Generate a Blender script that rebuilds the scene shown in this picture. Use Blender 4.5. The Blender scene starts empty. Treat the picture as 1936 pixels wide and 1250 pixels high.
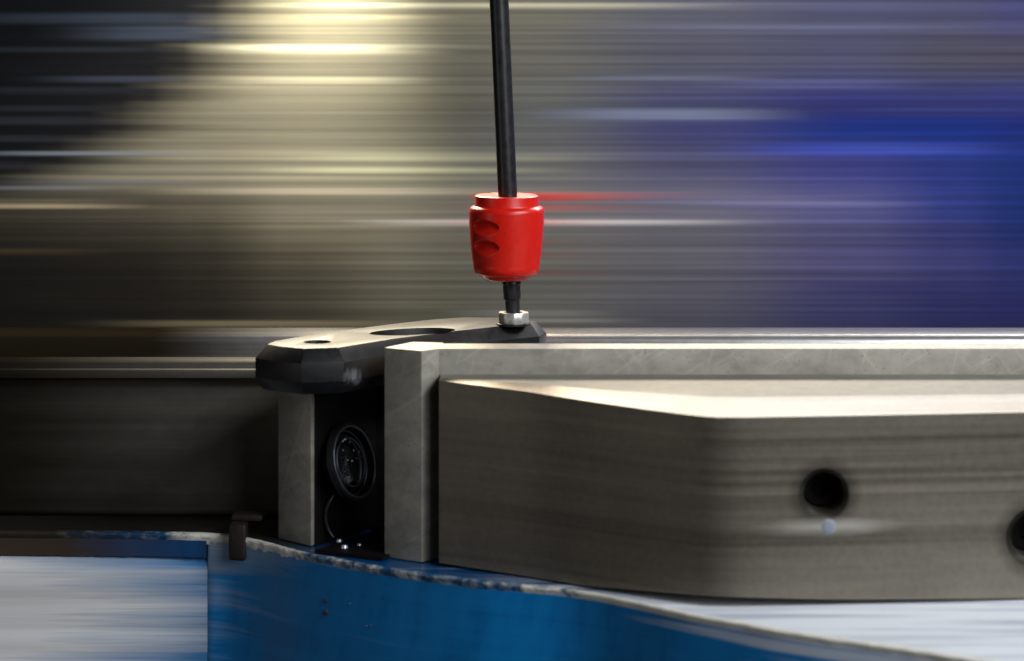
import bpy, bmesh, math, random
from mathutils import Vector, Matrix
random.seed(7)
R = math.radians
SC = bpy.context.scene
COL = SC.collection

# ------------------------------------------------------------------ camera
ZC = 0.175            # eye height above the top of the blue base (metres)
DF = 0.80             # distance from the lens to the bracket
S = 0.00016           # metres per photo pixel at that distance
cam_d = bpy.data.cameras.new('camera')
cam = bpy.data.objects.new('camera', cam_d)
COL.objects.link(cam)
cam.location = (0, -DF, ZC)
cam.rotation_euler = (R(90), 0, 0)
cam_d.sensor_width = 36
cam_d.lens = 36 * DF / (1936 * S)
cam_d.shift_y = -675 / 1936
cam_d.clip_start = 0.02
cam_d.clip_end = 50
cam_d.dof.use_dof = True
cam_d.dof.focus_distance = 0.85
cam_d.dof.aperture_fstop = 13
SC.camera = cam

# ------------------------------------------------------------------ light
w = bpy.data.worlds.new('World')
SC.world = w
w.use_nodes = True
w.node_tree.nodes['Background'].inputs[0].default_value = (0.55, 0.6, 0.7, 1)
w.node_tree.nodes['Background'].inputs[1].default_value = 0.03
SC.view_settings.view_transform = 'Standard'
SC.view_settings.look = 'None'
SC.view_settings.exposure = 0
SC.view_settings.gamma = 1


def aim(o, target):
    d = Vector(target) - o.location
    o.rotation_euler = d.to_track_quat('-Z', 'Y').to_euler()


def area(name, loc, target, sx, sy, power, col):
    l = bpy.data.lights.new(name, 'AREA')
    l.shape = 'RECTANGLE'
    l.size, l.size_y = sx, sy
    l.energy = power
    l.color = col
    o = bpy.data.objects.new(name, l)
    COL.objects.link(o)
    o.location = loc
    aim(o, target)
    return o


def spot(name, loc, target, power, ang, blend, col, rad=0.01):
    l = bpy.data.lights.new(name, 'SPOT')
    l.energy = power
    l.spot_size = R(ang)
    l.spot_blend = blend
    l.color = col
    l.shadow_soft_size = rad
    o = bpy.data.objects.new(name, l)
    COL.objects.link(o)
    o.location = loc
    aim(o, target)
    return o


area('ledge_fill', (0.46, -0.34, 0.50), (0.18, -0.10, 0.0), 0.4, 0.16, 4.4, (0.92, 0.96, 1.0))  # added lamp, aimed to brighten the right end of the ledge
area('rear_lamp', (-0.16, 0.50, 0.42), (-0.02, 0.0, 0.05), 0.35, 0.12, 7.0, (1.0, 0.86, 0.62))
area('rear_lamp', (0.28, 0.50, 0.42), (0.08, 0.0, 0.05), 0.5, 0.12, 3.5, (1.0, 0.97, 0.95))
area('front_fill', (0.52, -0.80, 0.36), (0.05, 0.06, 0.06), 0.5, 0.4, 2.8, (0.98, 0.98, 1.0))  # added front fill from the right, no window there
area('left_fill', (-0.75, -0.50, 0.10), (-0.12, 0.03, -0.02), 0.25, 0.3, 0.27, (1.0, 0.96, 0.9))  # added weak fill from the left, no window there
spot('machine_lamp', (-0.050, 0.128, 0.232), (-0.100, 0.20, 0.125), 1.75, 72, 0.95, (1.0, 0.96, 0.86))

# ------------------------------------------------------------------ helpers


def D2Y(d):
    return d - DF


def P(px, py, Y):
    """point of the place at photo pixel (px, py) and depth Y"""
    k = S * (DF + Y) / DF
    return Vector(((px - 968) * k, Y, ZC - (py + 50) * k))


def H(px, py, z):
    """point where the sight line of a photo pixel meets the level plane z"""
    d = (ZC - z) * DF / (S * (py + 50))
    return P(px, py, d - DF)


def lin(c):
    return tuple((v / 255 / 12.92) if v / 255 <= 0.04045 else ((v / 255 + 0.055) / 1.055) ** 2.4 for v in c)


def tag(o, label=None, cat=None, group=None, kind=None):
    if label: o['label'] = label
    if cat: o['category'] = cat
    if group: o['group'] = group
    if kind: o['kind'] = kind
    return o


def empty(name, loc=(0, 0, 0)):
    o = bpy.data.objects.new(name, None)
    COL.objects.link(o)
    o.location = loc
    o.empty_display_size = 0.01
    return o


def link(name, me, m, parent=None, smooth=30):
    if m: 
        me.materials.clear(); me.materials.append(m)
    if smooth:
        me.shade_smooth()
        me.set_sharp_from_angle(angle=R(smooth))
    o = bpy.data.objects.new(name, me)
    COL.objects.link(o)
    if parent:
        o.parent = parent
        o.matrix_parent_inverse = Matrix.Translation(-parent.location)
    return o


def from_bm(name, bm, m, parent=None, smooth=30):
    bmesh.ops.recalc_face_normals(bm, faces=bm.faces[:])
    me = bpy.data.meshes.new(name)
    bm.to_mesh(me)
    bm.free()
    return link(name, me, m, parent, smooth)


def bake(o):
    """apply the modifiers of o without operators"""
    dg = bpy.context.evaluated_depsgraph_get()
    me = bpy.data.meshes.new_from_object(o.evaluated_get(dg))
    o.modifiers.clear()
    o.data = me
    return o


def cut(o, cutters, op='DIFFERENCE'):
    for c in cutters:
        md = o.modifiers.new('cut', 'BOOLEAN')
        md.operation = op
        md.solver = 'EXACT'
        md.object = c
    bake(o)
    for c in cutters:
        me = c.data
        bpy.data.objects.remove(c)
    return o


def bevel(o, width, seg=2, ang=25):
    md = o.modifiers.new('edge', 'BEVEL')
    md.width = width
    md.segments = seg
    md.limit_method = 'ANGLE'
    md.angle_limit = R(ang)
    md.use_clamp_overlap = True
    bake(o)
    o.data.shade_smooth()
    o.data.set_sharp_from_angle(angle=R(35))
    return o


def prism_bm(poly, z0, z1, bm=None):
    bm = bm or bmesh.new()
    lo = [bm.verts.new((p[0], p[1], z0)) for p in poly]
    hi = [bm.verts.new((p[0], p[1], z1)) for p in poly]
    n = len(poly)
    bm.faces.new(lo[::-1])
    bm.faces.new(hi)
    for i in range(n):
        j = (i + 1) % n
        bm.faces.new((lo[i], lo[j], hi[j], hi[i]))
    return bm


def loft_bm(loops, cap=True, bm=None):
    bm = bm or bmesh.new()
    rows = [[bm.verts.new(p) for p in lp] for lp in loops]
    n = len(rows[0])
    for a, b in zip(rows, rows[1:]):
        for i in range(n):
            j = (i + 1) % n
            bm.faces.new((a[i], a[j], b[j], b[i]))
    if cap:
        bm.faces.new(rows[0][::-1])
        bm.faces.new(rows[-1])
    return bm


def frame_from(axis):
    axis = Vector(axis).normalized()
    q = axis.to_track_quat('Z', 'Y')
    return q.to_matrix()


def lathe_bm(profile, n=64, axis=(0, 0, 1), origin=(0, 0, 0), rf=None, cap=True, bm=None):
    """profile: (height, radius) pairs along the axis"""
    M = frame_from(axis)
    O = Vector(origin)
    loops = []
    for h, r in profile:
        lp = []
        for i in range(n):
            t = 2 * math.pi * i / n
            rr = rf(t, h, r) if rf else r
            lp.append(O + M @ Vector((rr * math.cos(t), rr * math.sin(t), h)))
        loops.append(lp)
    return loft_bm(loops, cap, bm)


def tube_bm(pts, r, n=12, bm=None):
    pts = [Vector(p) for p in pts]
    loops = []
    up = Vector((0.13, 0.31, 0.94))
    for i, p in enumerate(pts):
        t = (pts[min(i + 1, len(pts) - 1)] - pts[max(i - 1, 0)]).normalized()
        a = t.cross(up).normalized()
        b = t.cross(a).normalized()
        loops.append([p + r * (a * math.cos(2 * math.pi * k / n) + b * math.sin(2 * math.pi * k / n)) for k in range(n)])
    return loft_bm(loops, True, bm)


def spline(pts, n=10):
    out = []
    P4 = [pts[0]] + list(pts) + [pts[-1]]
    P4 = [Vector(p) for p in P4]
    for i in range(1, len(P4) - 2):
        for k in range(n):
            t = k / n
            a, b, c, d = P4[i - 1], P4[i], P4[i + 1], P4[i + 2]
            out.append(0.5 * ((2 * b) + (c - a) * t + (2 * a - 5 * b + 4 * c - d) * t * t + (3 * b - a - 3 * c + d) * t ** 3))
    out.append(P4[-2])
    return out


# ------------------------------------------------------------------ materials
class NT:
    def __init__(self, name):
        self.m = bpy.data.materials.new(name)
        self.m.use_nodes = True
        self.t = self.m.node_tree
        self.n = self.t.nodes
        self.b = self.n['Principled BSDF']

    def new(self, typ, **kw):
        x = self.n.new(typ)
        for k, v in kw.items():
            setattr(x, k, v)
        return x

    def put(self, sock, val):
        if hasattr(val, 'links') or hasattr(val, 'is_output'):
            self.t.links.new(val, sock)
        else:
            sock.default_value = val

    def obj(self):
        return self.new('ShaderNodeTexCoord').outputs['Object']

    def mapping(self, vec, scale, rot=(0, 0, 0), loc=(0, 0, 0)):
        if any(rot):      # turn first, stretch afterwards
            pre = self.new('ShaderNodeMapping')
            self.put(pre.inputs[0], vec)
            pre.inputs['Rotation'].default_value = rot
            vec, rot = pre.outputs[0], (0, 0, 0)
        mp = self.new('ShaderNodeMapping')
        self.put(mp.inputs[0], vec)
        mp.inputs['Scale'].default_value = scale
        mp.inputs['Rotation'].default_value = rot
        mp.inputs['Location'].default_value = loc
        return mp.outputs[0]

    def noise(self, vec, scale=1, detail=3, rough=0.55):
        nz = self.new('ShaderNodeTexNoise')
        self.put(nz.inputs['Vector'], vec)
        nz.inputs['Scale'].default_value = scale
        nz.inputs['Detail'].default_value = detail
        nz.inputs['Roughness'].default_value = rough
        return nz.outputs[0]

    def ramp(self, fac, stops):
        r = self.new('ShaderNodeValToRGB')
        self.put(r.inputs[0], fac)
        e = r.color_ramp.elements
        while len(e) < len(stops):
            e.new(0.5)
        for el, (p, c) in zip(e, stops):
            el.position = p
            el.color = (*c, 1) if len(c) == 3 else c
        return r.outputs[0]

    def rng(self, v, a, b, c, d):
        r = self.new('ShaderNodeMapRange')
        self.put(r.inputs[0], v)
        for i, x in enumerate((a, b, c, d)):
            r.inputs[i + 1].default_value = x
        return r.outputs[0]

    def math(self, op, a, b):
        r = self.new('ShaderNodeMath', operation=op)
        self.put(r.inputs[0], a)
        self.put(r.inputs[1], b)
        return r.outputs[0]

    def mix(self, fac, a, b, blend='MIX'):
        r = self.new('ShaderNodeMix', data_type='RGBA', blend_type=blend)
        self.put(r.inputs[0], fac)
        self.put(r.inputs[6], (*a, 1) if isinstance(a, tuple) else a)
        self.put(r.inputs[7], (*b, 1) if isinstance(b, tuple) else b)
        return r.outputs[2]

    def bump(self, h, strength, dist=0.0005):
        r = self.new('ShaderNodeBump')
        r.inputs['Strength'].default_value = strength
        r.inputs['Distance'].default_value = dist
        self.put(r.inputs['Height'], h)
        self.put(self.b.inputs['Normal'], r.outputs[0])

    def set(self, **kw):
        names = dict(color='Base Color', rough='Roughness', metal='Metallic', coat='Coat Weight', spec='Specular IOR Level',
                     coatr='Coat Roughness', trans='Transmission Weight', ior='IOR', aniso='Anisotropic')
        for k, v in kw.items():
            if k == 'color' and isinstance(v, tuple):
                v = (*v, 1)
            self.put(self.b.inputs[names[k]], v)
        return self


def steel(name, c0, c1, streak=(6, 60, 700), metal=0.75, rough=(0.38, 0.6), mott=220, bump=0.15, scratch=0.0):
    """ground steel: long grinding lines plus a fine mottle and a few stains"""
    t = NT(name)
    o = t.obj()
    a = t.noise(t.mapping(o, streak), 1, 4, 0.6)
    b = t.noise(o, mott, 5, 0.65)
    c = t.noise(o, 38, 3, 0.5)
    f = t.math('ADD', t.math('MULTIPLY', a, 0.5), t.math('MULTIPLY', b, 0.3))
    f = t.math('ADD', f, t.math('MULTIPLY', c, 0.2))
    col = t.ramp(f, [(0.33, c0), (0.66, c1)])
    if scratch:
        for rot, lo in ((32, 0.60), (-52, 0.63), (75, 0.64)):
            sc = t.noise(t.mapping(o, (45, 45, 700), (0, R(rot), 0)), 1, 2, 0.5)
            col = t.mix(t.rng(sc, lo, lo + 0.07, 0, scratch), col, tuple(min(1, v * 1.6) for v in c1))
        pit = t.noise(o, 900, 2, 0.5)
        col = t.mix(t.rng(pit, 0.66, 0.74, 0, 0.4), col, tuple(v * 0.35 for v in c0))
        stain = t.noise(t.mapping(o, (60, 60, 45)), 1, 4, 0.6)
        col = t.mix(t.rng(stain, 0.56, 0.76, 0, 0.4), col, (0.10, 0.09, 0.07))
    t.set(color=col, metal=metal, rough=t.rng(a, 0.3, 0.7, *rough))
    t.bump(t.math('ADD', a, t.math('MULTIPLY', b, 0.6)), bump, 0.0002)
    return t.m


def fade_left(m, x0, x1, col):
    """darkens a steel part from its left end in long streaks, fading light painted in"""
    t = NT.__new__(NT)
    t.m = m; t.t = m.node_tree; t.n = t.t.nodes; t.b = t.n['Principled BSDF']
    o = t.obj()
    sx = t.new('ShaderNodeSeparateXYZ')
    t.put(sx.inputs[0], o)
    a = t.noise(t.mapping(o, (5, 60, 240)), 1, 3, 0.6)
    f = t.rng(t.math('ADD', sx.outputs[0], t.math('MULTIPLY', t.math('SUBTRACT', a, 0.5), 0.035)), x0, x1, 0, 1)
    f = t.math('POWER', f, 1.5)
    src = t.b.inputs['Base Color'].links[0].from_socket
    t.put(t.b.inputs['Base Color'], t.mix(f, col, src))
    r = t.b.inputs['Roughness'].links[0].from_socket
    r2 = t.new('ShaderNodeMix', data_type='FLOAT')
    t.put(r2.inputs[0], f); r2.inputs[2].default_value = 1.0; t.put(r2.inputs[3], r)
    t.put(t.b.inputs['Roughness'], r2.outputs[0])
    me = t.math('MULTIPLY', f, t.b.inputs['Metallic'].default_value)
    t.put(t.b.inputs['Metallic'], me)
    t.put(t.b.inputs['Specular IOR Level'], t.rng(f, 0, 1, 0.0, 0.5))


def plain(name, col, rough=0.5, metal=0.0, grain=300, var=0.25, bump=0.1, coat=0.0, spec=0.5):
    t = NT(name)
    o = t.obj()
    a = t.noise(o, grain, 5, 0.6)
    lo = tuple(v * (1 - var) for v in col)
    hi = tuple(min(1, v * (1 + var)) for v in col)
    t.set(color=t.ramp(a, [(0.3, lo), (0.7, hi)]), rough=t.rng(a, 0.3, 0.7, rough * 0.9, min(1, rough * 1.1)), metal=metal, coat=coat, spec=spec)
    t.bump(a, bump, 0.0001)
    return t.m


M_BRACKET = steel('ground steel bracket', (0.23, 0.22, 0.188), (0.43, 0.41, 0.355), (70, 70, 160), 0.4, (0.45, 0.62), 260, 0.25, 0.13)
M_BLOCK = steel('brushed steel block', (0.128, 0.114, 0.089), (0.222, 0.2, 0.162), (2, 2, 380), 0.65, (0.30, 0.54), 500, 0.05)
_t = NT.__new__(NT)
_t.m = M_BLOCK; _t.t = M_BLOCK.node_tree; _t.n = _t.t.nodes; _t.b = _t.n['Principled BSDF']
_w = _t.noise(_t.mapping(_t.obj(), (5, 5, 75)), 1, 3, 0.55)
_c = _t.b.inputs['Base Color'].links[0].from_socket
_t.put(_t.b.inputs['Base Color'], _t.mix(1.0, _c, _t.ramp(_w, [(0.33, (0.85, 0.84, 0.83)), (0.52, (1, 1, 1)), (0.68, (1.22, 1.2, 1.17))]), 'MULTIPLY'))
M_RAIL = steel('polished steel rail', (0.34, 0.33, 0.32), (0.6, 0.6, 0.6), (3, 40, 900), 0.8, (0.25, 0.42), 300, 0.05)
M_DARKSTEEL = steel('dark steel fading left', (0.085, 0.078, 0.066), (0.16, 0.15, 0.13), (2, 3, 380), 0.5, (0.4, 0.6), 200, 0.05)
fade_left(M_RAIL, -0.120, -0.045, (0.02, 0.015, 0.009))
fade_left(M_DARKSTEEL, -0.165, -0.065, (0.013, 0.011, 0.008))
M_CHIPDARK = plain('bare dark iron', (0.03, 0.024, 0.02), 0.6)
M_BLACK = plain('black moulded plastic', (0.007, 0.007, 0.008), 0.42, 0, 500, 0.3, 0.12)
M_VOID = plain('matt black recess', (0.004, 0.004, 0.0045), 0.7, 0, 300, 0.2, 0.02, 0, 0.15)
M_ROD = plain('blackened steel rod', (0.028, 0.028, 0.03), 0.34, 0.4, 420, 0.35, 0.06)
M_RED = plain('red plastic', (0.68, 0.012, 0.005), 0.33, 0, 600, 0.06, 0.03)
M_NUT = steel('bright steel nut', (0.5, 0.49, 0.46), (0.78, 0.77, 0.74), (300, 300, 30), 0.6, (0.25, 0.38), 400, 0.05)
M_CABLE = plain('black rubber cable', (0.012, 0.013, 0.016), 0.3, 0, 200, 0.3, 0.05)
M_PIN = plain('polished pin', (0.72, 0.75, 0.82), 0.22, 0.9, 200, 0.05, 0.0)
M_PALE = plain('pale glint disc', (0.25, 0.27, 0.32), 0.6, 0, 200, 0.05, 0)
M_MILLED = steel('milled steel top', (0.13, 0.12, 0.10), (0.27, 0.255, 0.22), (2, 40, 40), 0.35, (0.6, 0.75), 300, 0.1)


def blue_paint():
    t = NT('worn blue paint')
    o = t.obj()
    a = t.noise(t.mapping(o, (190, 190, 45), (0, R(-14), 0)), 1, 4, 0.6)
    b = t.noise(t.mapping(o, (4, 4, 260)), 1, 3, 0.6)
    c = t.noise(o, 24, 3, 0.5)
    f = t.math('ADD', t.math('MULTIPLY', a, 0.4), t.math('ADD', t.math('MULTIPLY', b, 0.3), t.math('MULTIPLY', c, 0.3)))
    col = t.ramp(f, [(0.34, (0.0004, 0.145, 0.42)), (0.48, (0.0006, 0.20, 0.55)), (0.7, (0.0015, 0.235, 0.62))])
    # grey scuffed streaks towards the left end of the casting
    sx = t.new('ShaderNodeSeparateXYZ')
    t.put(sx.inputs[0], o)
    e = t.noise(t.mapping(o, (5, 5, 190)), 1, 4, 0.6)
    edge = t.rng(sx.outputs[0], -0.098, -0.058, 0.13, -0.20)
    mask = t.rng(t.math('ADD', e, edge), 0.48, 0.75, 0.0, 0.8)
    col = t.mix(mask, col, (0.34, 0.42, 0.5))
    t.set(color=col, rough=t.rng(a, 0.3, 0.7, 0.35, 0.55), spec=0.3)
    # long pale streaks just under the edge, towards the right: highlight painted in
    r1 = t.noise(t.mapping(o, (7, 7, 420)), 1, 4, 0.6)
    zz = t.rng(sx.outputs[2], -0.016, -0.001, -0.30, 0.22)
    xx = t.rng(sx.outputs[0], 0.0, 0.07, -0.35, 0.0)
    glare = t.rng(t.math('ADD', r1, t.math('ADD', zz, xx)), 0.42, 0.68, 0, 0.9)
    col = t.mix(glare, col, (0.72, 0.77, 0.85))
    t.set(color=col)
    t.bump(a, 0.2, 0.0005)
    return t.m


M_BLUE = blue_paint()


def ledge_paint():
    """top of the base: blue paint, pale chipped wear with the bright sheen painted in"""
    t = NT('chipped ledge paint with sheen')
    o = t.obj()
    sx = t.new('ShaderNodeSeparateXYZ')
    t.put(sx.inputs[0], o)
    a = t.noise(t.mapping(o, (9, 150, 60)), 1, 4, 0.6)
    x = t.rng(sx.outputs[0], -0.02, 0.05, -0.14, 0.28)
    m = t.rng(t.math('ADD', a, x), 0.42, 0.80, 0, 1)
    col = t.mix(m, (0.003, 0.07, 0.22), (0.8, 0.83, 0.88))
    g = t.rng(t.math('ADD', sx.outputs[0], t.math('MULTIPLY', a, 0.03)), -0.062, -0.03, 0, 1)  # left end painted dark for the shade there
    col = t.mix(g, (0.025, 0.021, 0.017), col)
    t.set(color=col, rough=t.rng(m, 0, 1, 0.22, 0.5))
    t.bump(a, 0.4, 0.0006)
    return t.m


M_LEDGE = ledge_paint()


def chip_paint():
    t = NT('bare chipped edge')
    o = t.obj()
    a = t.noise(t.mapping(o, (260, 260, 260)), 1, 5, 0.7)
    b = t.noise(t.mapping(o, (45, 45, 45)), 1, 3, 0.6)
    f = t.math('ADD', t.math('MULTIPLY', a, 0.6), t.math('MULTIPLY', b, 0.4))
    t.set(color=t.ramp(f, [(0.46, (0.006, 0.07, 0.19)), (0.53, (0.25, 0.3, 0.34)), (0.62, (0.8, 0.78, 0.7))]), rough=0.4)
    sx = t.new('ShaderNodeSeparateXYZ')
    t.put(sx.inputs[0], o)
    w1 = t.rng(t.math('ABSOLUTE', t.math('ADD', sx.outputs[0], 0.084), 0), 0.013, 0.024, 0.15, 0)
    w2 = t.rng(sx.outputs[0], 0.0, 0.04, 0, 0.24)
    r_ = t.n['Color Ramp']
    t.put(r_.inputs[0], t.math('ADD', f, t.math('ADD', w1, w2)))  # whiter stretches: chips plus the edge highlight painted in
    L = t.b.inputs['Base Color'].links[0].from_socket
    t.set(color=t.mix(t.rng(sx.outputs[0], -0.145, -0.105, 0, 1), (0.03, 0.024, 0.018), L))  # left end darkened: fading edge light painted in
    t.bump(a, 0.6, 0.0008)
    return t.m


M_CHIP = chip_paint()


def cabinet_paint():
    t = NT('scuffed light grey paint')
    o = t.obj()
    a = t.noise(t.mapping(o, (1.6, 2, 130)), 1, 5, 0.6)
    b = t.noise(t.mapping(o, (3, 3, 22)), 1, 2, 0.5)
    f = t.math('ADD', t.math('MULTIPLY', a, 0.6), t.math('MULTIPLY', b, 0.4))
    t.set(color=t.ramp(f, [(0.34, (0.40, 0.38, 0.36)), (0.5, (0.66, 0.65, 0.64)), (0.64, (0.9, 0.91, 0.92))]), rough=0.45)
    sx = t.new('ShaderNodeSeparateXYZ')
    t.put(sx.inputs[0], o)
    e = t.noise(t.mapping(o, (5, 5, 210)), 1, 4, 0.65)
    k = t.rng(t.math('ADD', sx.outputs[0], t.math('MULTIPLY', e, 0.16)), -0.066, 0.0, 0, 0.95)
    L = t.b.inputs['Base Color'].links[0].from_socket
    t.set(color=t.mix(k, L, (0.01, 0.18, 0.46)))
    return t.m


M_CABINET = cabinet_paint()


def wall_paint():
    """painted and brushed slats: colours, highlights and shade come from the paint attribute, fine brush lines from noise"""
    t = NT('brushed painted slat')
    at = t.new('ShaderNodeAttribute')
    at.attribute_name = 'paint'
    o = t.obj()
    a = t.noise(t.mapping(o, (1.4, 1, 520)), 1, 3, 0.6)
    b = t.noise(t.mapping(o, (2.2, 1, 130)), 1, 3, 0.6)
    c = t.noise(t.mapping(o, (3, 1, 1000)), 1, 3, 0.7)
    f = t.math('ADD', t.math('MULTIPLY', a, 0.4), t.math('MULTIPLY', b, 0.17))
    f = t.math('ADD', f, t.math('MULTIPLY', c, 0.43))
    g = t.ramp(f, [(0.34, (0.5, 0.5, 0.5)), (0.5, (0.97, 0.97, 0.97)), (0.66, (1.75, 1.73, 1.7))])
    col = t.mix(1.0, at.outputs['Color'], g, 'MULTIPLY')
    t.set(color=col, rough=0.6, metal=0.0, spec=0.25)
    return t.m


M_WALL = wall_paint()

# ------------------------------------------------------------------ background wall of long slats, stand-in for the blurred backdrop
WY = 0.20
XS = [-900, -300, 0, 250, 400, 560, 800, 1000, 1300, 1600, 1800, 1936, 2300, 2900]
GRID = [   # photo row, then wall colour (sRGB), unlit parts painted dark, at the columns XS
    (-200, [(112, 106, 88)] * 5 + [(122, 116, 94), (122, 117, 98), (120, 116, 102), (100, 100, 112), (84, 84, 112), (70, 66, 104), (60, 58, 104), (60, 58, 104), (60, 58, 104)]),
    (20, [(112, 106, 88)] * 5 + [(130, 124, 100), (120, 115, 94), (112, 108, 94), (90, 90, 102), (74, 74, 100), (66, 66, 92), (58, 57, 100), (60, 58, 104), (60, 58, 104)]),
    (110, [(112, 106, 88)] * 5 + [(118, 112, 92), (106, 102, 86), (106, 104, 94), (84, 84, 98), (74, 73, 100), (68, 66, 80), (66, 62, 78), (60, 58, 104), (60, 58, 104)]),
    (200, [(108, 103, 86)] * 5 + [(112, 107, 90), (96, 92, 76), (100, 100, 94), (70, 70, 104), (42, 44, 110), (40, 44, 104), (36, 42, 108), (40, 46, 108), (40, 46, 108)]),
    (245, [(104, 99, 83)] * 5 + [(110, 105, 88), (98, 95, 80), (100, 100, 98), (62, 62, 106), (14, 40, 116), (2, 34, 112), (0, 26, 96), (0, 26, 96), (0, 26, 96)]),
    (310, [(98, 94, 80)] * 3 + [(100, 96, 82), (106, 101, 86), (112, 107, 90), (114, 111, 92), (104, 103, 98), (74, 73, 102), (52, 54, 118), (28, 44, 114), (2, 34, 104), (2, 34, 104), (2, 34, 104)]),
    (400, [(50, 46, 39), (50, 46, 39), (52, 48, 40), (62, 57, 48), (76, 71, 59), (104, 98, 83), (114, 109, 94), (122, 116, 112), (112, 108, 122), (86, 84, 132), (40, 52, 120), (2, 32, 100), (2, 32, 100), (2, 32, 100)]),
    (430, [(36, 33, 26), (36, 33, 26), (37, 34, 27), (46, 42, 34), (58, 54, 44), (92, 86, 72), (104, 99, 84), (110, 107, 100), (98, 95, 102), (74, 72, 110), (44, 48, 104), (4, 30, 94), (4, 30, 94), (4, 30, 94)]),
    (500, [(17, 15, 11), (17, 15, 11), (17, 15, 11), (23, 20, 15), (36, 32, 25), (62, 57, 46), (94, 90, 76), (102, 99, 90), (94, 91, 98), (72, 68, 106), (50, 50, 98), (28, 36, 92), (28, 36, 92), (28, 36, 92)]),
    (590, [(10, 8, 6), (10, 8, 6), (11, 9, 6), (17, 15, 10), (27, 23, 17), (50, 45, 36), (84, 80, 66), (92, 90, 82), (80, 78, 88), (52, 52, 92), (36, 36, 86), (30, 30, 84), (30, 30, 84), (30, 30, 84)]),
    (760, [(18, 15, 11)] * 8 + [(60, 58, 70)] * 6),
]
STREAKS = [  # row, half thickness, start, end, colour, strength; highlights and the sleeve's red smear painted in
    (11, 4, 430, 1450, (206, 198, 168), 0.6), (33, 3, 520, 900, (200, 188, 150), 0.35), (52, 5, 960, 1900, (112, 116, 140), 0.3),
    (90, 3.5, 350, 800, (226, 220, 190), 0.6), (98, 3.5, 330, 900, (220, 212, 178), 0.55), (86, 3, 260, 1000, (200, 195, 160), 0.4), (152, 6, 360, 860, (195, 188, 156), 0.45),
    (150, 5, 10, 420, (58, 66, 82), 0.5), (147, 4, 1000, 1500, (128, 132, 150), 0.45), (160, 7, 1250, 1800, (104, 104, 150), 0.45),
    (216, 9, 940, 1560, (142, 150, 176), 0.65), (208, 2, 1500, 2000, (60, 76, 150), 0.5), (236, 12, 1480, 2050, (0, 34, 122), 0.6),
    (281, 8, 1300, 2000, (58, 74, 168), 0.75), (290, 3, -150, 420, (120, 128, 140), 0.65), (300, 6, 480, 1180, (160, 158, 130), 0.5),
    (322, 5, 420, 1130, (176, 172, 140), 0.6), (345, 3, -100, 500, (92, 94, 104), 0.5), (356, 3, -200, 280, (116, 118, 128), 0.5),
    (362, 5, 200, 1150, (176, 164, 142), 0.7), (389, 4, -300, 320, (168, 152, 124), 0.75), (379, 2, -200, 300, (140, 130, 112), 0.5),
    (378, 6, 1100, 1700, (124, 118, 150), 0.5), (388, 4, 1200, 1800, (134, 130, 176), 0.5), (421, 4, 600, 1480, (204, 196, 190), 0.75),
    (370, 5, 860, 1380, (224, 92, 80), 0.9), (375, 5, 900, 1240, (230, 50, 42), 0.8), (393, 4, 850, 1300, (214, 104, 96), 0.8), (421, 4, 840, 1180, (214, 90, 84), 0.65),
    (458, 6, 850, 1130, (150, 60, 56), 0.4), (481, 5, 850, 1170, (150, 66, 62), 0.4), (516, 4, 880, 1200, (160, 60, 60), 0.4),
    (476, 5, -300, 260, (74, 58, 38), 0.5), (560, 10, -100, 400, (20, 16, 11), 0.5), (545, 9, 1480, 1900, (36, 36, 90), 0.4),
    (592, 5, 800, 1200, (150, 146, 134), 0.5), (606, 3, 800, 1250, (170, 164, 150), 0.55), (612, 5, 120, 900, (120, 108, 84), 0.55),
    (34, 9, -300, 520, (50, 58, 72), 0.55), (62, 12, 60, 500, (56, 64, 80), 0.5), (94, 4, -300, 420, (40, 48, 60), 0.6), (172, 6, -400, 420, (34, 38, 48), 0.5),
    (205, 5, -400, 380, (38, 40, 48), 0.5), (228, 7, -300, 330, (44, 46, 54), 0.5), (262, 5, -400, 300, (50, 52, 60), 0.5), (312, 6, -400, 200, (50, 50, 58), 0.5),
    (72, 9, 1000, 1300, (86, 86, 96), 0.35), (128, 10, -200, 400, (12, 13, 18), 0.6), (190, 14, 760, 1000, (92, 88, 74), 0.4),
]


def smooth(t):
    t = max(0.0, min(1.0, t))
    return t * t * (3 - 2 * t)

UNLIT_EDGE = [(-300, 520), (0, 500), (60, 482), (130, 440), (200, 345), (250, 285), (310, 190), (360, 20), (420, -300), (800, -1200)]


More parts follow.
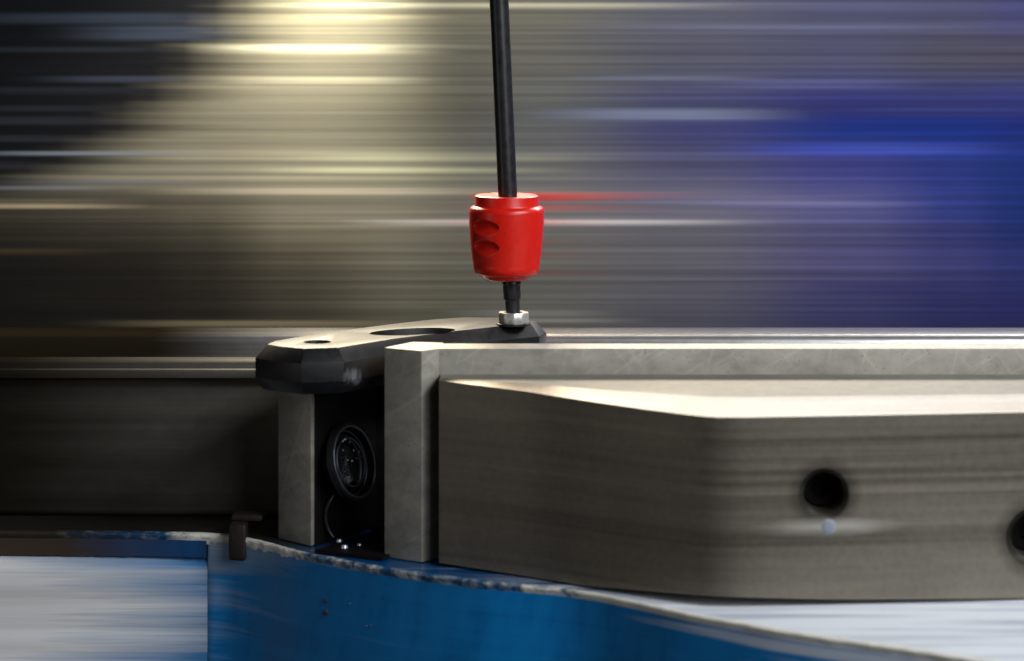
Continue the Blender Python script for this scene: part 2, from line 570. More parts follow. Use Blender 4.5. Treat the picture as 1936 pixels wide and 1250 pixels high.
def paint(px, py):
    for k in range(len(GRID) - 1):
        if py <= GRID[k + 1][0] or k == len(GRID) - 2:
            y0, r0 = GRID[k]
            y1, r1 = GRID[k + 1]
            v = smooth((py - y0) / (y1 - y0))
            break
    for i in range(len(XS) - 1):
        if px <= XS[i + 1] or i == len(XS) - 2:
            u = smooth((px - XS[i]) / (XS[i + 1] - XS[i]))
            break
    c = []
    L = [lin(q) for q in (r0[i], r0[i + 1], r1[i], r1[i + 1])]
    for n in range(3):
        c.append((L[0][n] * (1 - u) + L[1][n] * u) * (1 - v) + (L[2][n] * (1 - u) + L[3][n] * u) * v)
    # unlit upper left painted dark along the beam's slanting edge
    for (ya, xa), (yb, xb) in zip(UNLIT_EDGE, UNLIT_EDGE[1:]):
        if py <= yb or yb == UNLIT_EDGE[-1][0]:
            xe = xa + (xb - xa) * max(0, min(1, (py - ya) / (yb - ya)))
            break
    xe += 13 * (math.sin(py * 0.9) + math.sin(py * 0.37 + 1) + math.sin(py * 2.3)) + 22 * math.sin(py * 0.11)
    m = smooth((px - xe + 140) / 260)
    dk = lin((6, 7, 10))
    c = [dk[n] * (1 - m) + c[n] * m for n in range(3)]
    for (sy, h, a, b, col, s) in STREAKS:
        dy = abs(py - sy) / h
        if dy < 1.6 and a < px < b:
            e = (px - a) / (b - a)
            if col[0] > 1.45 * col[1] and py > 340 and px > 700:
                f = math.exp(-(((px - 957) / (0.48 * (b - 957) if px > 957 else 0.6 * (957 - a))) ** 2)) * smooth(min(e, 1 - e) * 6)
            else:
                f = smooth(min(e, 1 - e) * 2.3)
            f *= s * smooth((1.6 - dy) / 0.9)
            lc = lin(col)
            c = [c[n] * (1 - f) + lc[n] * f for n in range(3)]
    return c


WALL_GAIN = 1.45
wall = tag(empty('wall', (0, WY, 0)), kind='structure')
cuts = [-24, -20, 6, 30, 62, 84, 102, 128, 146, 160, 186, 206, 226, 254, 272, 291, 306, 328, 352, 368, 382, 394, 414, 428,
        452, 474, 492, 512, 534, 556, 580, 600, 616, 640, 690, 740]
for a, b in zip(cuts, cuts[1:]):
    off = random.uniform(-0.00008, 0.00008)
    yy = WY + off
    rows = max(3, int((b - a) / 2.4))
    cols = 64
    bm = bmesh.new()
    cl = bm.loops.layers.float_color.new('paint')
    grid = []
    bev = 0.0004
    for r in range(rows + 1):
        py = a + (b - a) * r / rows
        row = []
        for c_ in range(cols + 1):
            px = -900 + 3800 * c_ / cols
            p = P(px, py, WY)
            p.y = yy
            row.append((bm.verts.new(p), px, py))
        grid.append(row)
    # the slat's rounded upper edge and its back
    top = [bm.verts.new((v[0].co.x, yy + 0.004, v[0].co.z)) for v in grid[0]]
    bot = [bm.verts.new((v[0].co.x, yy + 0.004, v[0].co.z)) for v in grid[-1]]
    rows_all = [[(t_, g[1], g[2]) for t_, g in zip(top, grid[0])]] + grid + [[(t_, g[1], g[2]) for t_, g in zip(bot, grid[-1])]]
    memo = {}
    for r in range(len(rows_all) - 1):
        for c_ in range(cols):
            q = [rows_all[r][c_], rows_all[r + 1][c_], rows_all[r + 1][c_ + 1], rows_all[r][c_ + 1]]
            f = bm.faces.new([k[0] for k in q])
            for lp, k in zip(f.loops, q):
                key = (k[1], k[2])
                if key not in memo:
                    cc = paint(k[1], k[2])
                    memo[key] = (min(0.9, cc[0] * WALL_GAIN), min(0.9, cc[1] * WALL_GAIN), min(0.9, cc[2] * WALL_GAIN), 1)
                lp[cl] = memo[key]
    me = bpy.data.meshes.new('slat')
    bm.to_mesh(me)
    bm.free()
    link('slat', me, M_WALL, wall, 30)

# ------------------------------------------------------------------ rear steel: rail and block
ZB = 0.0                                     # top of the blue base
rail = empty('steel_rail', P(968, 640, 0.075))
tag(rail, 'long polished steel rail running behind the black lever plate', 'rail')
z_r = P(0, 617, 0.088).z
bm = prism_bm([(-0.55, 0.066), (0.55, 0.066), (0.55, 0.088), (-0.55, 0.088)], 0.035, z_r)
o = from_bm('rail_bar', bm, M_RAIL, rail)
bevel(o, 0.0035, 4)

rb = empty('rear_steel_block', P(300, 960, 0.05))
tag(rb, 'dark steel block standing behind the blue base at the left', 'steel block')
zt = P(0, 683, 0.052).z
poly = [(-0.55, 0.052), (-0.055, 0.052), (-0.055, 0.0645), (-0.55, 0.0645)]
o = from_bm('block_body', prism_bm(poly, 0.0, zt), M_DARKSTEEL, rb)
bevel(o, 0.003, 3)
poly = [(-0.55, 0.0485), (-0.062, 0.0485), (-0.062, 0.0515), (-0.55, 0.0515)]
o = from_bm('guide_strip', prism_bm(poly, P(0, 716, 0.0485).z, P(0, 699, 0.0485).z), M_DARKSTEEL, rb)
bevel(o, 0.0006, 2)

# ------------------------------------------------------------------ blue base
base = empty('blue_base', H(760, 1080, 0))
tag(base, 'blue painted cast base with a chipped pale front edge under the steel brackets', 'machine base')
EDGE = [(-400, 1002), (130, 1006), (380, 1010), (470, 1020), (560, 1043), (660, 1063), (760, 1080), (900, 1099), (1100, 1119), (1300, 1160),
        (1500, 1196), (1720, 1228), (1936, 1262), (2300, 1320)]
edge3 = [H(x, y, 0) for x, y in EDGE]
# fine, slightly ragged edge
fine = spline(edge3, 16)
rag = []
for i, p in enumerate(fine):
    q = p.copy()
    q.y += random.uniform(-0.0003, 0.0003)
    q.z = 0
    rag.append(q)
# body: from x of photo column 380 to the right
body_pts = [p for p in fine if p.x > P(380, 0, 0.025).x]
first = body_pts[0]
poly = [(first.x + 0.002, 0.09), (first.x + 0.002, 0.029), (first.x + 0.001, 0.0279), (first.x + 0.0003, 0.0265)] + [(p.x, p.y + 0.0007) for p in body_pts[1:]] + [(body_pts[-1].x, 0.09)]
o = from_bm('casting', prism_bm(poly, -0.22, -0.0022), M_BLUE, base, 40)
# flange left of the casting
fl = [p for p in rag if p.x <= first.x]
poly = [(fl[0].x, 0.09)] + [(p.x, p.y + 0.0005) for p in fl] + [(first.x - 0.0001, first.y + 0.0007), (first.x - 0.0001, 0.09)]
M_FLANGE = NT('blue flange paint with shade')
_o = M_FLANGE.obj()
_s = M_FLANGE.new('ShaderNodeSeparateXYZ'); M_FLANGE.put(_s.inputs[0], _o)
_n = M_FLANGE.noise(M_FLANGE.mapping(_o, (6, 6, 200)), 1, 4, 0.6)
_f = M_FLANGE.rng(M_FLANGE.math('ADD', M_FLANGE.math('MULTIPLY', _n, 0.05), _s.outputs[0]), -0.11, -0.07, 0, 1)  # browns towards the left: the flange's shade painted in
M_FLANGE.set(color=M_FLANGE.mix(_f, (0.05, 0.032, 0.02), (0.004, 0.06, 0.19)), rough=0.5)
o = from_bm('flange', prism_bm(poly, -0.0075, -0.0022), M_FLANGE.m, base, 40)
# ledge: the painted top surface
poly = [(rag[0].x, 0.09)] + [(p.x, p.y + 0.0028) for p in rag] + [(rag[-1].x, 0.09)]
bm = bmesh.new()
lo = [bm.verts.new((p.x, p.y + 0.0026, 0)) for p in rag]
bk = [bm.verts.new((p.x, 0.09, 0)) for p in rag]
for i in range(len(rag) - 1):
    bm.faces.new((lo[i], lo[i + 1], bk[i + 1], bk[i]))
from_bm('ledge', bm, M_LEDGE, base, 40)
# worn edge: rounded ragged lip between ledge and casting
bm = bmesh.new()
prof = [(0.0026, 0.0), (0.0010, 0.0000), (0.0005, -0.0002), (0.0003, -0.0006), (0.0005, -0.0012), (0.0010, -0.0023)]
rows = []
for i, p in enumerate(rag):
    row = []
    for k, (dy, dz) in enumerate(prof):
        j = random.uniform(-1, 1) * (1 - 0.9 * smooth((p.x + 0.01) / 0.04)) * (0.0002 if 0 < k < 5 else 0)
        fat = 1 + 0.45 * smooth((0.026 - abs(p.x + 0.084)) / 0.014)
        row.append(bm.verts.new((p.x, p.y + dy + j * fat, dz * fat + j * 0.7)))
    rows.append(row)
for a, b in zip(rows, rows[1:]):
    for k in range(len(prof) - 1):
        bm.faces.new((a[k], a[k + 1], b[k + 1], b[k]))
from_bm('worn_lip', bm, M_CHIP, base, 50)
# two dark chips and some bright nicks in the face paint


def on_face(px, py):
    # depth of the casting's face under a photo column
    best = None
    for a, b in zip(fine, fine[1:]):
        for t in (0, .25, .5, .75):
            q = a.lerp(b, t)
            k = S * (DF + q.y) / DF
            e = abs((q.x / k + 968) - px)
            if best is None or e < best[0]:
                best = (e, q.y)
    return P(px, py, best[1] + 0.0006)


for px, py, r in ((616, 1136, 0.0006), (617, 1158, 0.0008)):
    p = on_face(px, py)
    bm = bmesh.new()
    bmesh.ops.create_icosphere(bm, subdivisions=2, radius=r)
    for v in bm.verts:
        v.co = Vector((v.co.x * random.uniform(.8, 1.2), v.co.y * 0.4, v.co.z * 1.3)) + p
    from_bm('paint_chip', bm, M_CHIPDARK, base)
for px, py in ((662, 1141), (693, 1183), (701, 1182)):
    p = on_face(px, py)
    bm = bmesh.new()
    bmesh.ops.create_icosphere(bm, subdivisions=1, radius=0.00026)
    for v in bm.verts:
        v.co = v.co + p
    from_bm('bare_nick', bm, M_PIN, base)

rr_ = 0.004
prof_c = [(0.088, -0.22), (0.0262, -0.22)] + [(0.0262 + rr_ - rr_ * math.cos(R(10 * k)), -0.0080 - rr_ + rr_ * math.sin(R(10 * k))) for k in range(10)] + [(0.088, -0.0080)]
cab = tag(from_bm('grey_cabinet', loft_bm([[Vector((x, y, z)) for y, z in prof_c] for x in (-0.55, first.x + 0.0002)])
                  , M_CABINET), 'light grey scuffed cabinet panel beside the left end of the blue base', 'cabinet')

# dark stop standing on the left end of the base
st = empty('stop_bolt', P(448, 1030, 0.0))
tag(st, 'small dark brown stop bolt on the base edge left of the steel post', 'bolt')
p = H(449, 1016, 0)
M_STOP = plain('rusted dark steel', (0.018, 0.012, 0.010), 0.6, 0.2, 300, 0.4, 0.3)
o = from_bm('bolt_shank', prism_bm([(p.x - 0.0026, p.y - 0.0022), (p.x + 0.0028, p.y - 0.003), (p.x + 0.003, p.y + 0.004), (p.x - 0.0024, p.y + 0.004)], -0.0068, 0.0045), M_STOP, st)
bevel(o, 0.0008, 3)
o = from_bm('bolt_head', prism_bm([(p.x - 0.0022, p.y + 0.002), (p.x + 0.0075, p.y + 0.001), (p.x + 0.008, p.y + 0.009), (p.x - 0.0018, p.y + 0.009)], 0.0046, 0.0066), M_STOP, st)
bevel(o, 0.0006, 2)

# ------------------------------------------------------------------ steel post (left leg)
zp_top = ZC - 0.112                         # top of lever plate and of the bracket strip
zp_bot = zp_top - 0.0135
back = Vector((0.50, 0.86, 0))
a, b = H(525, 1020, 0), H(588, 1035, 0)
poly = [a, b, b + back * 0.034, a + back * 0.034]
post = tag(from_bm('steel_post', prism_bm([(p.x, p.y) for p in poly], 0.0002, zp_bot - 0.0002), M_BRACKET),
           'upright bare steel post under the free end of the black lever plate', 'steel post')
bevel(post, 0.0006, 2)

# ------------------------------------------------------------------ steel bracket: leg and strip in one piece
a, b = H(727, 1055, 0), H(797, 1065, 0)
br = empty('steel_bracket', (a + b) / 2)
tag(br, 'ground steel bracket with a leg on the blue base and a long level strip', 'bracket')
Yf = -0.0105                                # front face of the strip
c = Vector((P(836, 0, Yf).x, Yf + 0.001, 0))
poly = [a, b, c, c + Vector((0.0, 0.012, 0)), a + Vector((0.008, 0.0125, 0))]
leg = from_bm('leg', prism_bm([(p.x, p.y) for p in poly], 0.0003, zp_top), M_BRACKET, None)
sx0 = (b.x + c.x) / 2
strip = from_bm('strip', prism_bm([(sx0, Yf), (0.32, Yf), (0.32, 0.0005), (sx0, 0.0005)], P(0, 711, Yf).z, zp_top), M_BRACKET, None)
# gusset fillet below the strip
fz = P(0, 711, Yf).z
bm = bmesh.new()
fx = c.x - 0.001
prof = [(fx, fz + 0.001)] + [(fx + 0.006 - 0.006 * math.sin(t * math.pi / 2 / 6), fz - 0.006 + 0.006 * math.cos(t * math.pi / 2 / 6)) for t in range(7)]
prof = [(fx, fz + 0.001), (fx + 0.006, fz + 0.001)] + [(fx + 0.006 - 0.006 * math.sin(t * math.pi / 12), fz - 0.006 + 0.006 * math.cos(t * math.pi / 12)) for t in range(7)]
lo = [bm.verts.new((x, Yf + 0.0012, z)) for x, z in prof]
hi = [bm.verts.new((x, -0.0005, z)) for x, z in prof]
n = len(prof)
bm.faces.new(lo)
bm.faces.new(hi[::-1])
for i in range(n):
    j = (i + 1) % n
    bm.faces.new((lo[i], hi[i], hi[j], lo[j]))
gus = from_bm('gusset', bm, M_BRACKET, None)
cut(leg, [strip, gus], 'UNION')
bevel(leg, 0.0013, 4)
leg.name = 'bracket_body'
leg.parent = br
leg.matrix_parent_inverse = Matrix.Translation(-br.location)

# ------------------------------------------------------------------ front steel block
blk = empty('front_steel_block', H(1350, 1135, 0))
tag(blk, 'large brushed steel block in front with a bright chamfer and two dark bores', 'steel block')
ztop = ZC - 0.1197


def polyline(pts, n=8):
    return spline([Vector(p) for p in pts], n)


I2 = [(832, 715.5), (1000, 725), (1100, 734), (1250, 745), (1365, 751), (1560, 749), (1936, 745), (2300, 742)]
O2 = [(830, 719.5, .1201), (1000, 741, .1210), (1100, 757, .1216), (1240, 777, .1222), (1352, 790.5, .1225), (1560, 787, .1225), (1936, 780, .1225), (2300, 774, .1225)]
B2 = [1064, 1091, 1107, 1119, 1128, 1134, 1141, 1147]
I3 = [H(x, y, ztop) for x, y in I2]
O3 = [H(x, y, ZC - h) for x, y, h in O2]
B3 = [Vector((o_.x, o_.y, max(0.0006, P(x, by, o_.y).z))) for (x, y, h), o_, by in zip(O2, O3, B2)]
K3 = [Vector((i_.x, Yf + 0.0004, ztop)) for i_ in I3]
K3[0].x = I3[0].x
KB = [Vector((k.x, Yf + 0.0004, b_.z)) for k, b_ in zip(K3, B3)]


def dens(line):
    out = []
    for a_, b_ in zip(line, line[1:]):
        for t in range(4):
            out.append(a_.lerp(b_, t / 4))
    out.append(line[-1])
    return out


# round the vertical corner near photo column 1350 a little by smoothing the polylines
def soften(l):
    l = dens(l)
    for _ in range(1):
        l = [l[0]] + [l[i] * 0.5 + (l[i - 1] + l[i + 1]) * 0.25 for i in range(1, len(l) - 1)] + [l[-1]]
    return l


loops = [soften(q) for q in (K3, I3, O3, B3, KB)]
bm = bmesh.new()
rows = [[bm.verts.new(p) for p in lp] for lp in loops]
m_ = len(rows[0])
for r in range(5):
    ra, rb_ = rows[r], rows[(r + 1) % 5]
    for i in range(m_ - 1):
        bm.faces.new((ra[i], ra[i + 1], rb_[i + 1], rb_[i]))
bm.faces.new([r[0] for r in rows])
bm.faces.new([r[-1] for r in rows][::-1])
body = from_bm('block_body', bm, M_BLOCK, None, 25)


def face_y(px):
    best = min(zip(O2, O3), key=lambda q: abs(q[0][0] - px))
    # linear between neighbours
    for (o0, p0), (o1, p1) in zip(zip(O2, O3), list(zip(O2, O3))[1:]):
        if o0[0] <= px <= o1[0]:
            t = (px - o0[0]) / (o1[0] - o0[0])
            return p0.y + (p1.y - p0.y) * t
    return best[1].y


holes = []
for px, py, r in ((1560, 935, 0.0062), (1958, 1016, 0.0070)):
    y = face_y(px)
    p = P(px, py, y)
    holes.append((p, r))
    cbm = lathe_bm([(-0.004, r * 1.35), (0.0, r * 1.18), (0.0022, r * 0.92), (0.024, r * 0.9)], 40, (0, 1, 0), p)
    cut(body, [from_bm('cutter', cbm, None, None, 0)])
t = NT('bore_shade')
bpy.data.materials.remove(t.m)
t = NT.__new__(NT)
t.m = M_BLOCK; t.t = M_BLOCK.node_tree; t.n = t.t.nodes; t.b = t.n['Principled BSDF']
src = t.b.inputs['Base Color'].links[0].from_socket
ob = t.obj()
wob = t.math('MULTIPLY', t.noise(t.mapping(ob, (60, 60, 300)), 1, 3, 0.6), 0.0022)
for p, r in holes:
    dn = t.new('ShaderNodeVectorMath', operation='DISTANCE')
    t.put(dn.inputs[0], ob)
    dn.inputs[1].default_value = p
    src = t.mix(t.rng(t.math('ADD', dn.outputs['Value'], wob), r * 0.95, r * 1.95, 0.97, 0.0), src, (0.012, 0.011, 0.010))  # soft dark halo: blurred shade of the bores painted in
pp = P(1566, 996, face_y(1566))
dn = t.new('ShaderNodeVectorMath', operation='DISTANCE')
t.put(dn.inputs[0], t.mapping(ob, (0.14, 0.2, 1)))
dn.inputs[1].default_value = (pp.x * 0.14, pp.y * 0.2, pp.z)
src = t.mix(t.rng(t.math('ADD', dn.outputs['Value'], wob), 0.0012, 0.0042, 0.75, 0.0), src, (0.58, 0.56, 0.5))     # sideways streak of the glint, painted pale
t.put(t.b.inputs['Base Color'], src)
body.data.materials.clear()
body.data.materials.append(M_BLOCK)
body.data.materials.append(M_MILLED)
for f_ in body.data.polygons:
    f_.material_index = 1 if (f_.normal.z > 0.9995 and abs(f_.center.z - ztop) < 0.0001) else 0
body.data.shade_smooth()
body.data.set_sharp_from_angle(angle=R(25))
body.parent = blk
body.matrix_parent_inverse = Matrix.Translation(-blk.location)
for p, r in holes:
    # screw sunk deep in the bore
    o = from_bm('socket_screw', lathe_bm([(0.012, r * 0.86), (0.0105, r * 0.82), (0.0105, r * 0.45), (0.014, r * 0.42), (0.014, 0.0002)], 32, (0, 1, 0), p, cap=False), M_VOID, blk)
p = P(1566, 996, face_y(1566))
o = from_bm('glint_disc', lathe_bm([(0.003, 0.0021), (0.0, 0.0021), (-0.0002, 0.0018), (-0.0003, 0.0011), (-0.0003, 0.0001)], 24, (0, 1, 0), p), M_PALE, blk)  # pale disc standing for a glint below the bore

# ------------------------------------------------------------------ black lever plate
TOPP = [(506, 651), (530, 655), (575, 659), (640, 657), (740, 641), (860, 626), (960, 615), (1003, 611), (1012, 607.5), (995, 604), (940, 600.5), (880, 600), (820, 604),
        (740, 613), (640, 626), (560, 638), (520, 645)]
lever = empty('lever_plate', H(760, 640, zp_top))
tag(lever, 'black chamfered lever plate with a large round hole, lying over the steel post', 'lever plate')
top_in = [H(x, y, zp_top) for x, y in TOPP]
top_in = [p for p in top_in]
cx = sum(p.x for p in top_in) / len(top_in)
cy = sum(p.y for p in top_in) / len(top_in)


def offset_loop(loop, dist):
    n = len(loop)
    ar = sum(loop[i].x * loop[(i + 1) % n].y - loop[(i + 1) % n].x * loop[i].y for i in range(n))
    sg = 1 if ar > 0 else -1
    out = []
    for i in range(n):
        a_, b_, c_ = loop[i - 1], loop[i], loop[(i + 1) % n]
        e1 = (b_ - a_); e1.z = 0; e1.normalize()
        e2 = (c_ - b_); e2.z = 0; e2.normalize()
        n1 = Vector((e1.y, -e1.x, 0)) * sg
        n2 = Vector((e2.y, -e2.x, 0)) * sg
        m = (n1 + n2)
        m.normalize()
        k = 1 / max(0.5, m.dot(n1))
        out.append(b_ + m * dist * k)
    return out


bv = 0.0033


def at_z(loop, z):
    return [Vector((p.x, p.y, z)) for p in loop]


mid = offset_loop(top_in, bv)
loops = [at_z(top_in, zp_top), at_z(mid, zp_top - 0.0040), at_z(mid, zp_bot + 0.0038), at_z(offset_loop(top_in, bv * 0.35), zp_bot)]
plate = from_bm('plate_body', loft_bm(loops[::-1]), M_BLACK, None, 25)


def cyl_cut(center, rx, ry, rot):
    bm_ = bmesh.new()
    lo_, hi_ = [], []
    for i in range(64):
        t = 2 * math.pi * i / 64
        x, y = rx * math.cos(t), ry * math.sin(t)
        X = center.x + x * math.cos(rot) - y * math.sin(rot)
        Y = center.y + x * math.sin(rot) + y * math.cos(rot)
        lo_.append(bm_.verts.new((X, Y, zp_bot - 0.002)))
        hi_.append(bm_.verts.new((X, Y, zp_top + 0.002)))
    bm_.faces.new(lo_[::-1]); bm_.faces.new(hi_)
    for i in range(64):
        j = (i + 1) % 64
        bm_.faces.new((lo_[i], lo_[j], hi_[j], hi_[i]))
    return from_bm('cutter', bm_, None, None, 0)


hc = H(780, 627, zp_top)
hl, hr = H(697, 632, zp_top), H(864, 622, zp_top)
cuts_ = [cyl_cut(hc, (hr - hl).length / 2 * 0.95, 0.0075, math.atan2(hr.y - hl.y, hr.x - hl.x)),
         cyl_cut(H(600, 646.5, zp_top), 0.0042, 0.0042, 0)]
cut(plate, cuts_)
bevel(plate, 0.0009, 3, 20)
plate.data.materials.clear()
plate.data.materials.append(M_BLACK)
t = NT.__new__(NT)
t.m = M_BLACK.copy(); t.t = t.m.node_tree; t.n = t.t.nodes; t.b = t.n['Principled BSDF']
ob = t.obj()
cc = P(668, 703, 0.0)
wob = t.noise(t.mapping(ob, (420, 420, 160)), 1, 4, 0.7)
dn = t.new('ShaderNodeVectorMath', operation='DISTANCE')
t.put(dn.inputs[0], t.mapping(ob, (1, 0, 0.9)))
dn.inputs[1].default_value = (cc.x, 0, cc.z * 0.9)
mk = t.rng(t.math('ADD', dn.outputs['Value'], t.math('MULTIPLY', wob, 0.008)), 0.0042, 0.0068, 0.4, 0)
src = t.b.inputs['Base Color'].links[0].from_socket
t.set(color=t.mix(mk, src, (0.3, 0.31, 0.33)))     # pale scuff on the front of the plate
plate.data.materials.clear()
plate.data.materials.append(t.m)
plate.parent = lever
plate.matrix_parent_inverse = Matrix.Translation(-lever.location)

# ------------------------------------------------------------------ steel nut and driver
tipc = H(971, 614, zp_top)
YT = tipc.y
kT = S * (DF + YT) / DF
nut = empty('steel_nut', tipc)
tag(nut, 'bright slotted steel nut on the lever plate under the driver tip', 'nut')


def slot(t, h, r):
    a_ = (t - R(-52) + math.pi) % (2 * math.pi) - math.pi
    return r * (0.80 if abs(a_) < R(9) else 1.0 - 0.022 * (1 + math.cos(10 * t)))


z0 = zp_top
rN = 29.6 * kT
o = from_bm('nut_body', lathe_bm([(0.0007, rN * .97), (0.0011, rN), (0.0036, rN), (0.0040, rN * .96), (0.0040, rN * .6), (0.0030, rN * .56), (0.0030, 0.0002)], 96, (0, 0, 1), tipc, slot), M_NUT, nut)
o = from_bm('washer', lathe_bm([(0.0, rN * 1.1), (0.0006, rN * 1.1), (0.0007, rN * 1.06), (0.0007, rN * 0.4)], 64, (0, 0, 1), tipc), M_ROD, nut)

drv = empty('screwdriver', tipc + Vector((0, 0, 0.003)))
tag(drv, 'screwdriver shaft with a red sleeve and black tip standing on the steel nut', 'screwdriver')
tip = P(970.3, 606, YT)
topp = P(943.3, 0, YT)
ax = (topp - tip).normalized()


def hh(py):      # height along the axis of a photo row
    return (P(970, py, YT).z - P(970, 606, YT).z) / ax.z


def prof(rows_):
    return [(hh(y), r * kT) for y, r in rows_]


o = from_bm('shaft', lathe_bm(prof([(374, 18.2), (-420, 18.2), (-422, 17)]), 48, ax, tip), M_ROD, drv)
dimp = [(426, R(-38)), (464, R(-38))]
axs = Vector((0.004, 0, 1)).normalized()
so = P(957, 606, YT)
FR = frame_from(axs)
# angle of the direction facing the camera in the lathe's own frame
cdir = FR.transposed() @ Vector((0, -1, 0))
CA = math.atan2(cdir.y, cdir.x)
xdir = FR.transposed() @ Vector((1, 0, 0))
XS_SIGN = 1 if (math.cos(CA + 0.3) * xdir.x + math.sin(CA + 0.3) * xdir.y) > 0 else -1


def dimple(t, h, r):
    a_ = (t - CA + math.pi) % (2 * math.pi) - math.pi
    a_ *= XS_SIGN
    for k in range(1):
        aa = (a_ - k * 2 * math.pi / 3 + math.pi) % (2 * math.pi) - math.pi
        for (py, ca) in dimp:
            u = (aa - ca) / R(26)
            v = (h - hh(py)) / (14.8 * kT)
            if abs(u) < 1 and abs(v) < 1.05:
                q = math.sqrt(max(0.0, 1 - u * u))   # lens-shaped scoop: steep upper wall, sloping lower wall
                if abs(v) < q:
                    tt = (v / q + 1) / 2
                    dep = 10.0 * kT * q ** 0.8 * (tt / 0.72 if tt < 0.72 else (1 - tt) / 0.28)
                    return r - dep
    return r


pr = [(372, 40), (369, 57), (370.5, 60), (373, 60.6), (387, 60.2), (389, 61), (391, 66.5), (393, 69), (397, 70.6)]
yv = 400
while yv < 500:
    t = (yv - 400) / 115
    pr.append((yv, 71.2 - 2.0 * t - 9 * t ** 2.2))
    yv += 1.2
pr += [(503, 63.4), (510, 61.4), (515, 59.3), (517.5, 57), (518.5, 50), (520, 48), (525, 45.5), (528, 41), (529, 20)]
o = from_bm('sleeve', lathe_bm(prof(pr), 220, axs, so, dimple), M_RED, drv, 40)
o = from_bm('tip', lathe_bm(prof([(526, 16), (530, 17.6), (537, 17.6), (538.5, 16.6), (563, 16.4), (566, 15.4), (567, 13.8), (596, 13.4), (606, 13)]), 40, ax, tip), M_ROD, drv)

# ------------------------------------------------------------------ black recess between the legs
rec = empty('recess_housing', H(650, 1015, 0))
tag(rec, 'matt black housing filling the gap between the steel post and bracket', 'housing')
A0 = H(588, 1035, 0) + back * 0.036 + Vector((-0.004, 0, 0))
bb = [(A0.x, A0.y), (A0.x + 0.035, A0.y + 0.001), (A0.x + 0.05, A0.y + 0.001), (A0.x + 0.05, A0.y + 0.008), (A0.x, A0.y + 0.008)]
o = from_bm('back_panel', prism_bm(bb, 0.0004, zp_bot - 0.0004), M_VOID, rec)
# black sheets standing for shade inside the post and the bracket leg
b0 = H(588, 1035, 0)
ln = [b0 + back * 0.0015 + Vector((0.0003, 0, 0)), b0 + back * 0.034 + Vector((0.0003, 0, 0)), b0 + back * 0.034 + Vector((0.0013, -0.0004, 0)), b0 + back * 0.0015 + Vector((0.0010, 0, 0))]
o = from_bm('shade_lining', prism_bm([(p.x, p.y) for p in ln], 0.0004, zp_bot - 0.0004), M_VOID, rec)
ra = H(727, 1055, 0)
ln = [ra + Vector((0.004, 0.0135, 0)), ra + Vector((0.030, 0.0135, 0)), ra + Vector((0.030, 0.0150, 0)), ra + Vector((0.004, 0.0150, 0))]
o = from_bm('shade_lining', prism_bm([(p.x, p.y) for p in ln], 0.0004, zp_bot - 0.0004), M_VOID, rec)

# ------------------------------------------------------------------ lens
LY = 0.014
lc = P(669, 873, LY)
la = Vector((0.84, -0.47, 0.24)).normalized()
lens = empty('camera_lens', lc)
tag(lens, 'round glass lens in a black barrel, set in the dark gap between the legs', 'lens')
rl = 77 * S
o = from_bm('barrel', lathe_bm([(-0.005, rl * 0.5), (-0.0022, rl * 0.92), (-0.0015, rl * 1.0), (0.0, rl * .96), (0.0, rl * .84), (-0.002, rl * .80), (-0.0034, rl * .74)], 64, la, lc, cap=False), M_BLACK, lens)
M_GLASS = NT('coated lens glass').set(color=(0.004, 0.005, 0.008), rough=0.035, spec=0.9, coat=1.0, coatr=0.02)
_g = M_GLASS.noise(M_GLASS.obj(), 420, 3, 0.5)
M_GLASS.bump(_g, 0.5, 0.001)
prg = []
for k in range(13):
    a_ = R(4 + 5.2 * k)
    prg.append((-0.0035 + rl * 0.9 * (math.cos(a_) - 0.62) * 0.42, rl * 0.80 * math.sin(a_) / math.sin(R(66.4))))
prg = [(h, r) for h, r in prg][::-1]
o = from_bm('front_glass', lathe_bm(prg, 64, la, lc, cap=False), M_GLASS.m, lens, 60)
M_SPECK = plain('pale lens glint', (0.9, 0.9, 0.88), 0.2, 0, 200, 0.02, 0)  # pale specks standing for glints on the glass
LM = frame_from(la)
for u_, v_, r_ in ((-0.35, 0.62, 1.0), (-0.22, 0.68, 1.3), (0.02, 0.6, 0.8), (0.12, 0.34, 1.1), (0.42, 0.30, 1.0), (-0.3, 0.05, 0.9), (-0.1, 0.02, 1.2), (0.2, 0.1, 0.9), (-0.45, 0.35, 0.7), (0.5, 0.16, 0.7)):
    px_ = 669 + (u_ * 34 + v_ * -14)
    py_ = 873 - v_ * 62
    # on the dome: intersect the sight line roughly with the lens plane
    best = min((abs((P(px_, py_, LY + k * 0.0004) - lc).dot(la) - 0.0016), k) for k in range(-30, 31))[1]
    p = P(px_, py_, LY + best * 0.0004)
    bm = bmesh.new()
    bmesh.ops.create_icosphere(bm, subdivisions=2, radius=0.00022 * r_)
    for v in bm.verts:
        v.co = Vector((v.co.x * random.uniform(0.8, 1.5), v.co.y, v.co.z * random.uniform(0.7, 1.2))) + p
    from_bm('glint_speck', bm, M_SPECK, lens)
M_RING = plain('satin lens ring', (0.10, 0.11, 0.135), 0.3, 0.5, 300, 0.2, 0.0)
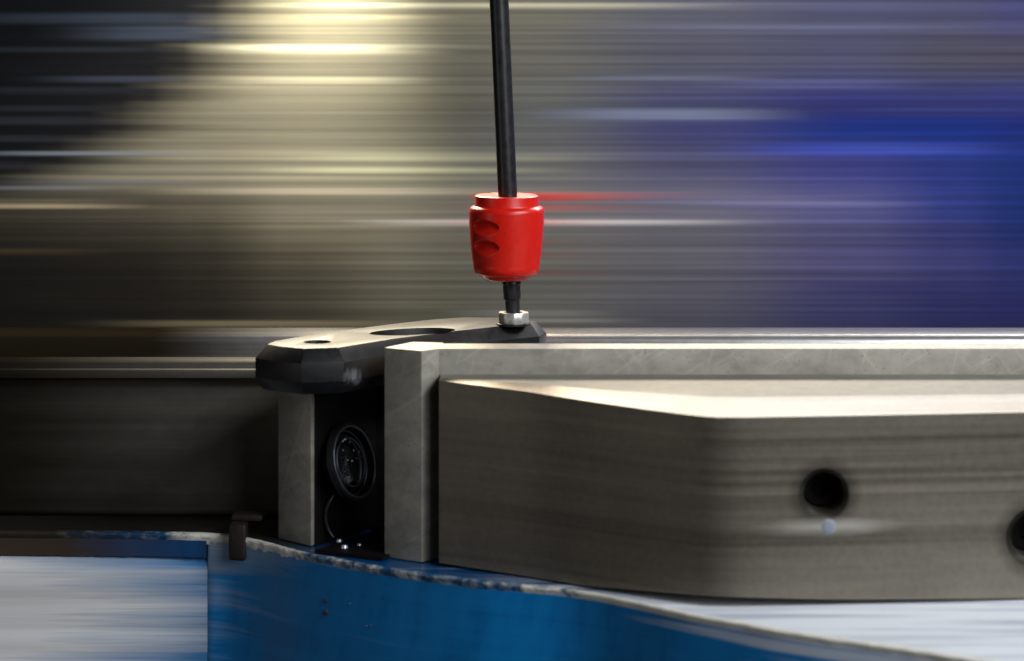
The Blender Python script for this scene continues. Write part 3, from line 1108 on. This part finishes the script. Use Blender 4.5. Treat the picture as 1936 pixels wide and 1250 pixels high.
for q, h in ((0.88, 0.0002), (0.80, -0.0022), (0.60, -0.0012)):
    bm = bmesh.new()
    loops = []
    Mf = frame_from(la)
    for i in range(64):
        t = 2 * math.pi * i / 64
        c_ = lc + Mf @ Vector((rl * q * math.cos(t), rl * q * math.sin(t), h))
        e_ = Mf @ Vector((math.cos(t), math.sin(t), 0))
        loops.append([c_ + 0.00035 * (e_ * math.cos(s_) + la * math.sin(s_)) for s_ in [k * math.pi / 4 for k in range(8)]])
    rows = [[bm.verts.new(p) for p in lp] for lp in loops]
    for i in range(64):
        j = (i + 1) % 64
        for k in range(8):
            l_ = (k + 1) % 8
            bm.faces.new((rows[i][k], rows[i][l_], rows[j][l_], rows[j][k]))
    from_bm('lens_ring', bm, M_RING, lens, 60)

# ------------------------------------------------------------------ cable and sealing boot in the gap
cp = [P(648, 925, 0.012), P(632, 935, 0.011), P(620, 955, 0.010), P(615, 978, 0.010), P(620, 1000, 0.010), P(630, 1016, 0.010)]
tag(from_bm('black_cable', tube_bm(spline(cp, 8), 0.0006, 14), M_CABLE), 'thin black cable curling down below the glass lens', 'cable')
f0, f1 = H(596, 1041, 0.001), H(724, 1056, 0.001)
fl_ = [f0, f1, f1 + Vector((0.006, 0.014, 0)), Vector((A0.x + 0.047, A0.y - 0.0004, 0)), Vector((A0.x + 0.0045, A0.y - 0.0004, 0)), f0 + back * 0.028 + Vector((0.002, 0, 0))]
o = from_bm('shade_floor', prism_bm([(p.x, p.y) for p in fl_], 0.0003, 0.0013), M_VOID, rec)  # black sheet added to keep the floor of the gap dark
M_GLINT = plain('bright glint bead', (0.75, 0.8, 0.9), 0.18, 0.6, 200, 0.05, 0)  # added bright beads standing for glints in the gap
for px, py, r in ((641, 1024, 0.0009), (651, 1036, 0.0011), (679, 1031, 0.0007)):
    p = H(px, py, 0.0014)
    o = from_bm('glint_bead', lathe_bm([(0, r), (r * 0.4, r * 0.95), (r * 0.75, r * 0.7), (r * 0.9, r * 0.3), (r * 0.92, r * 0.02)], 20, (0, 0, 1), p), M_GLINT, rec)
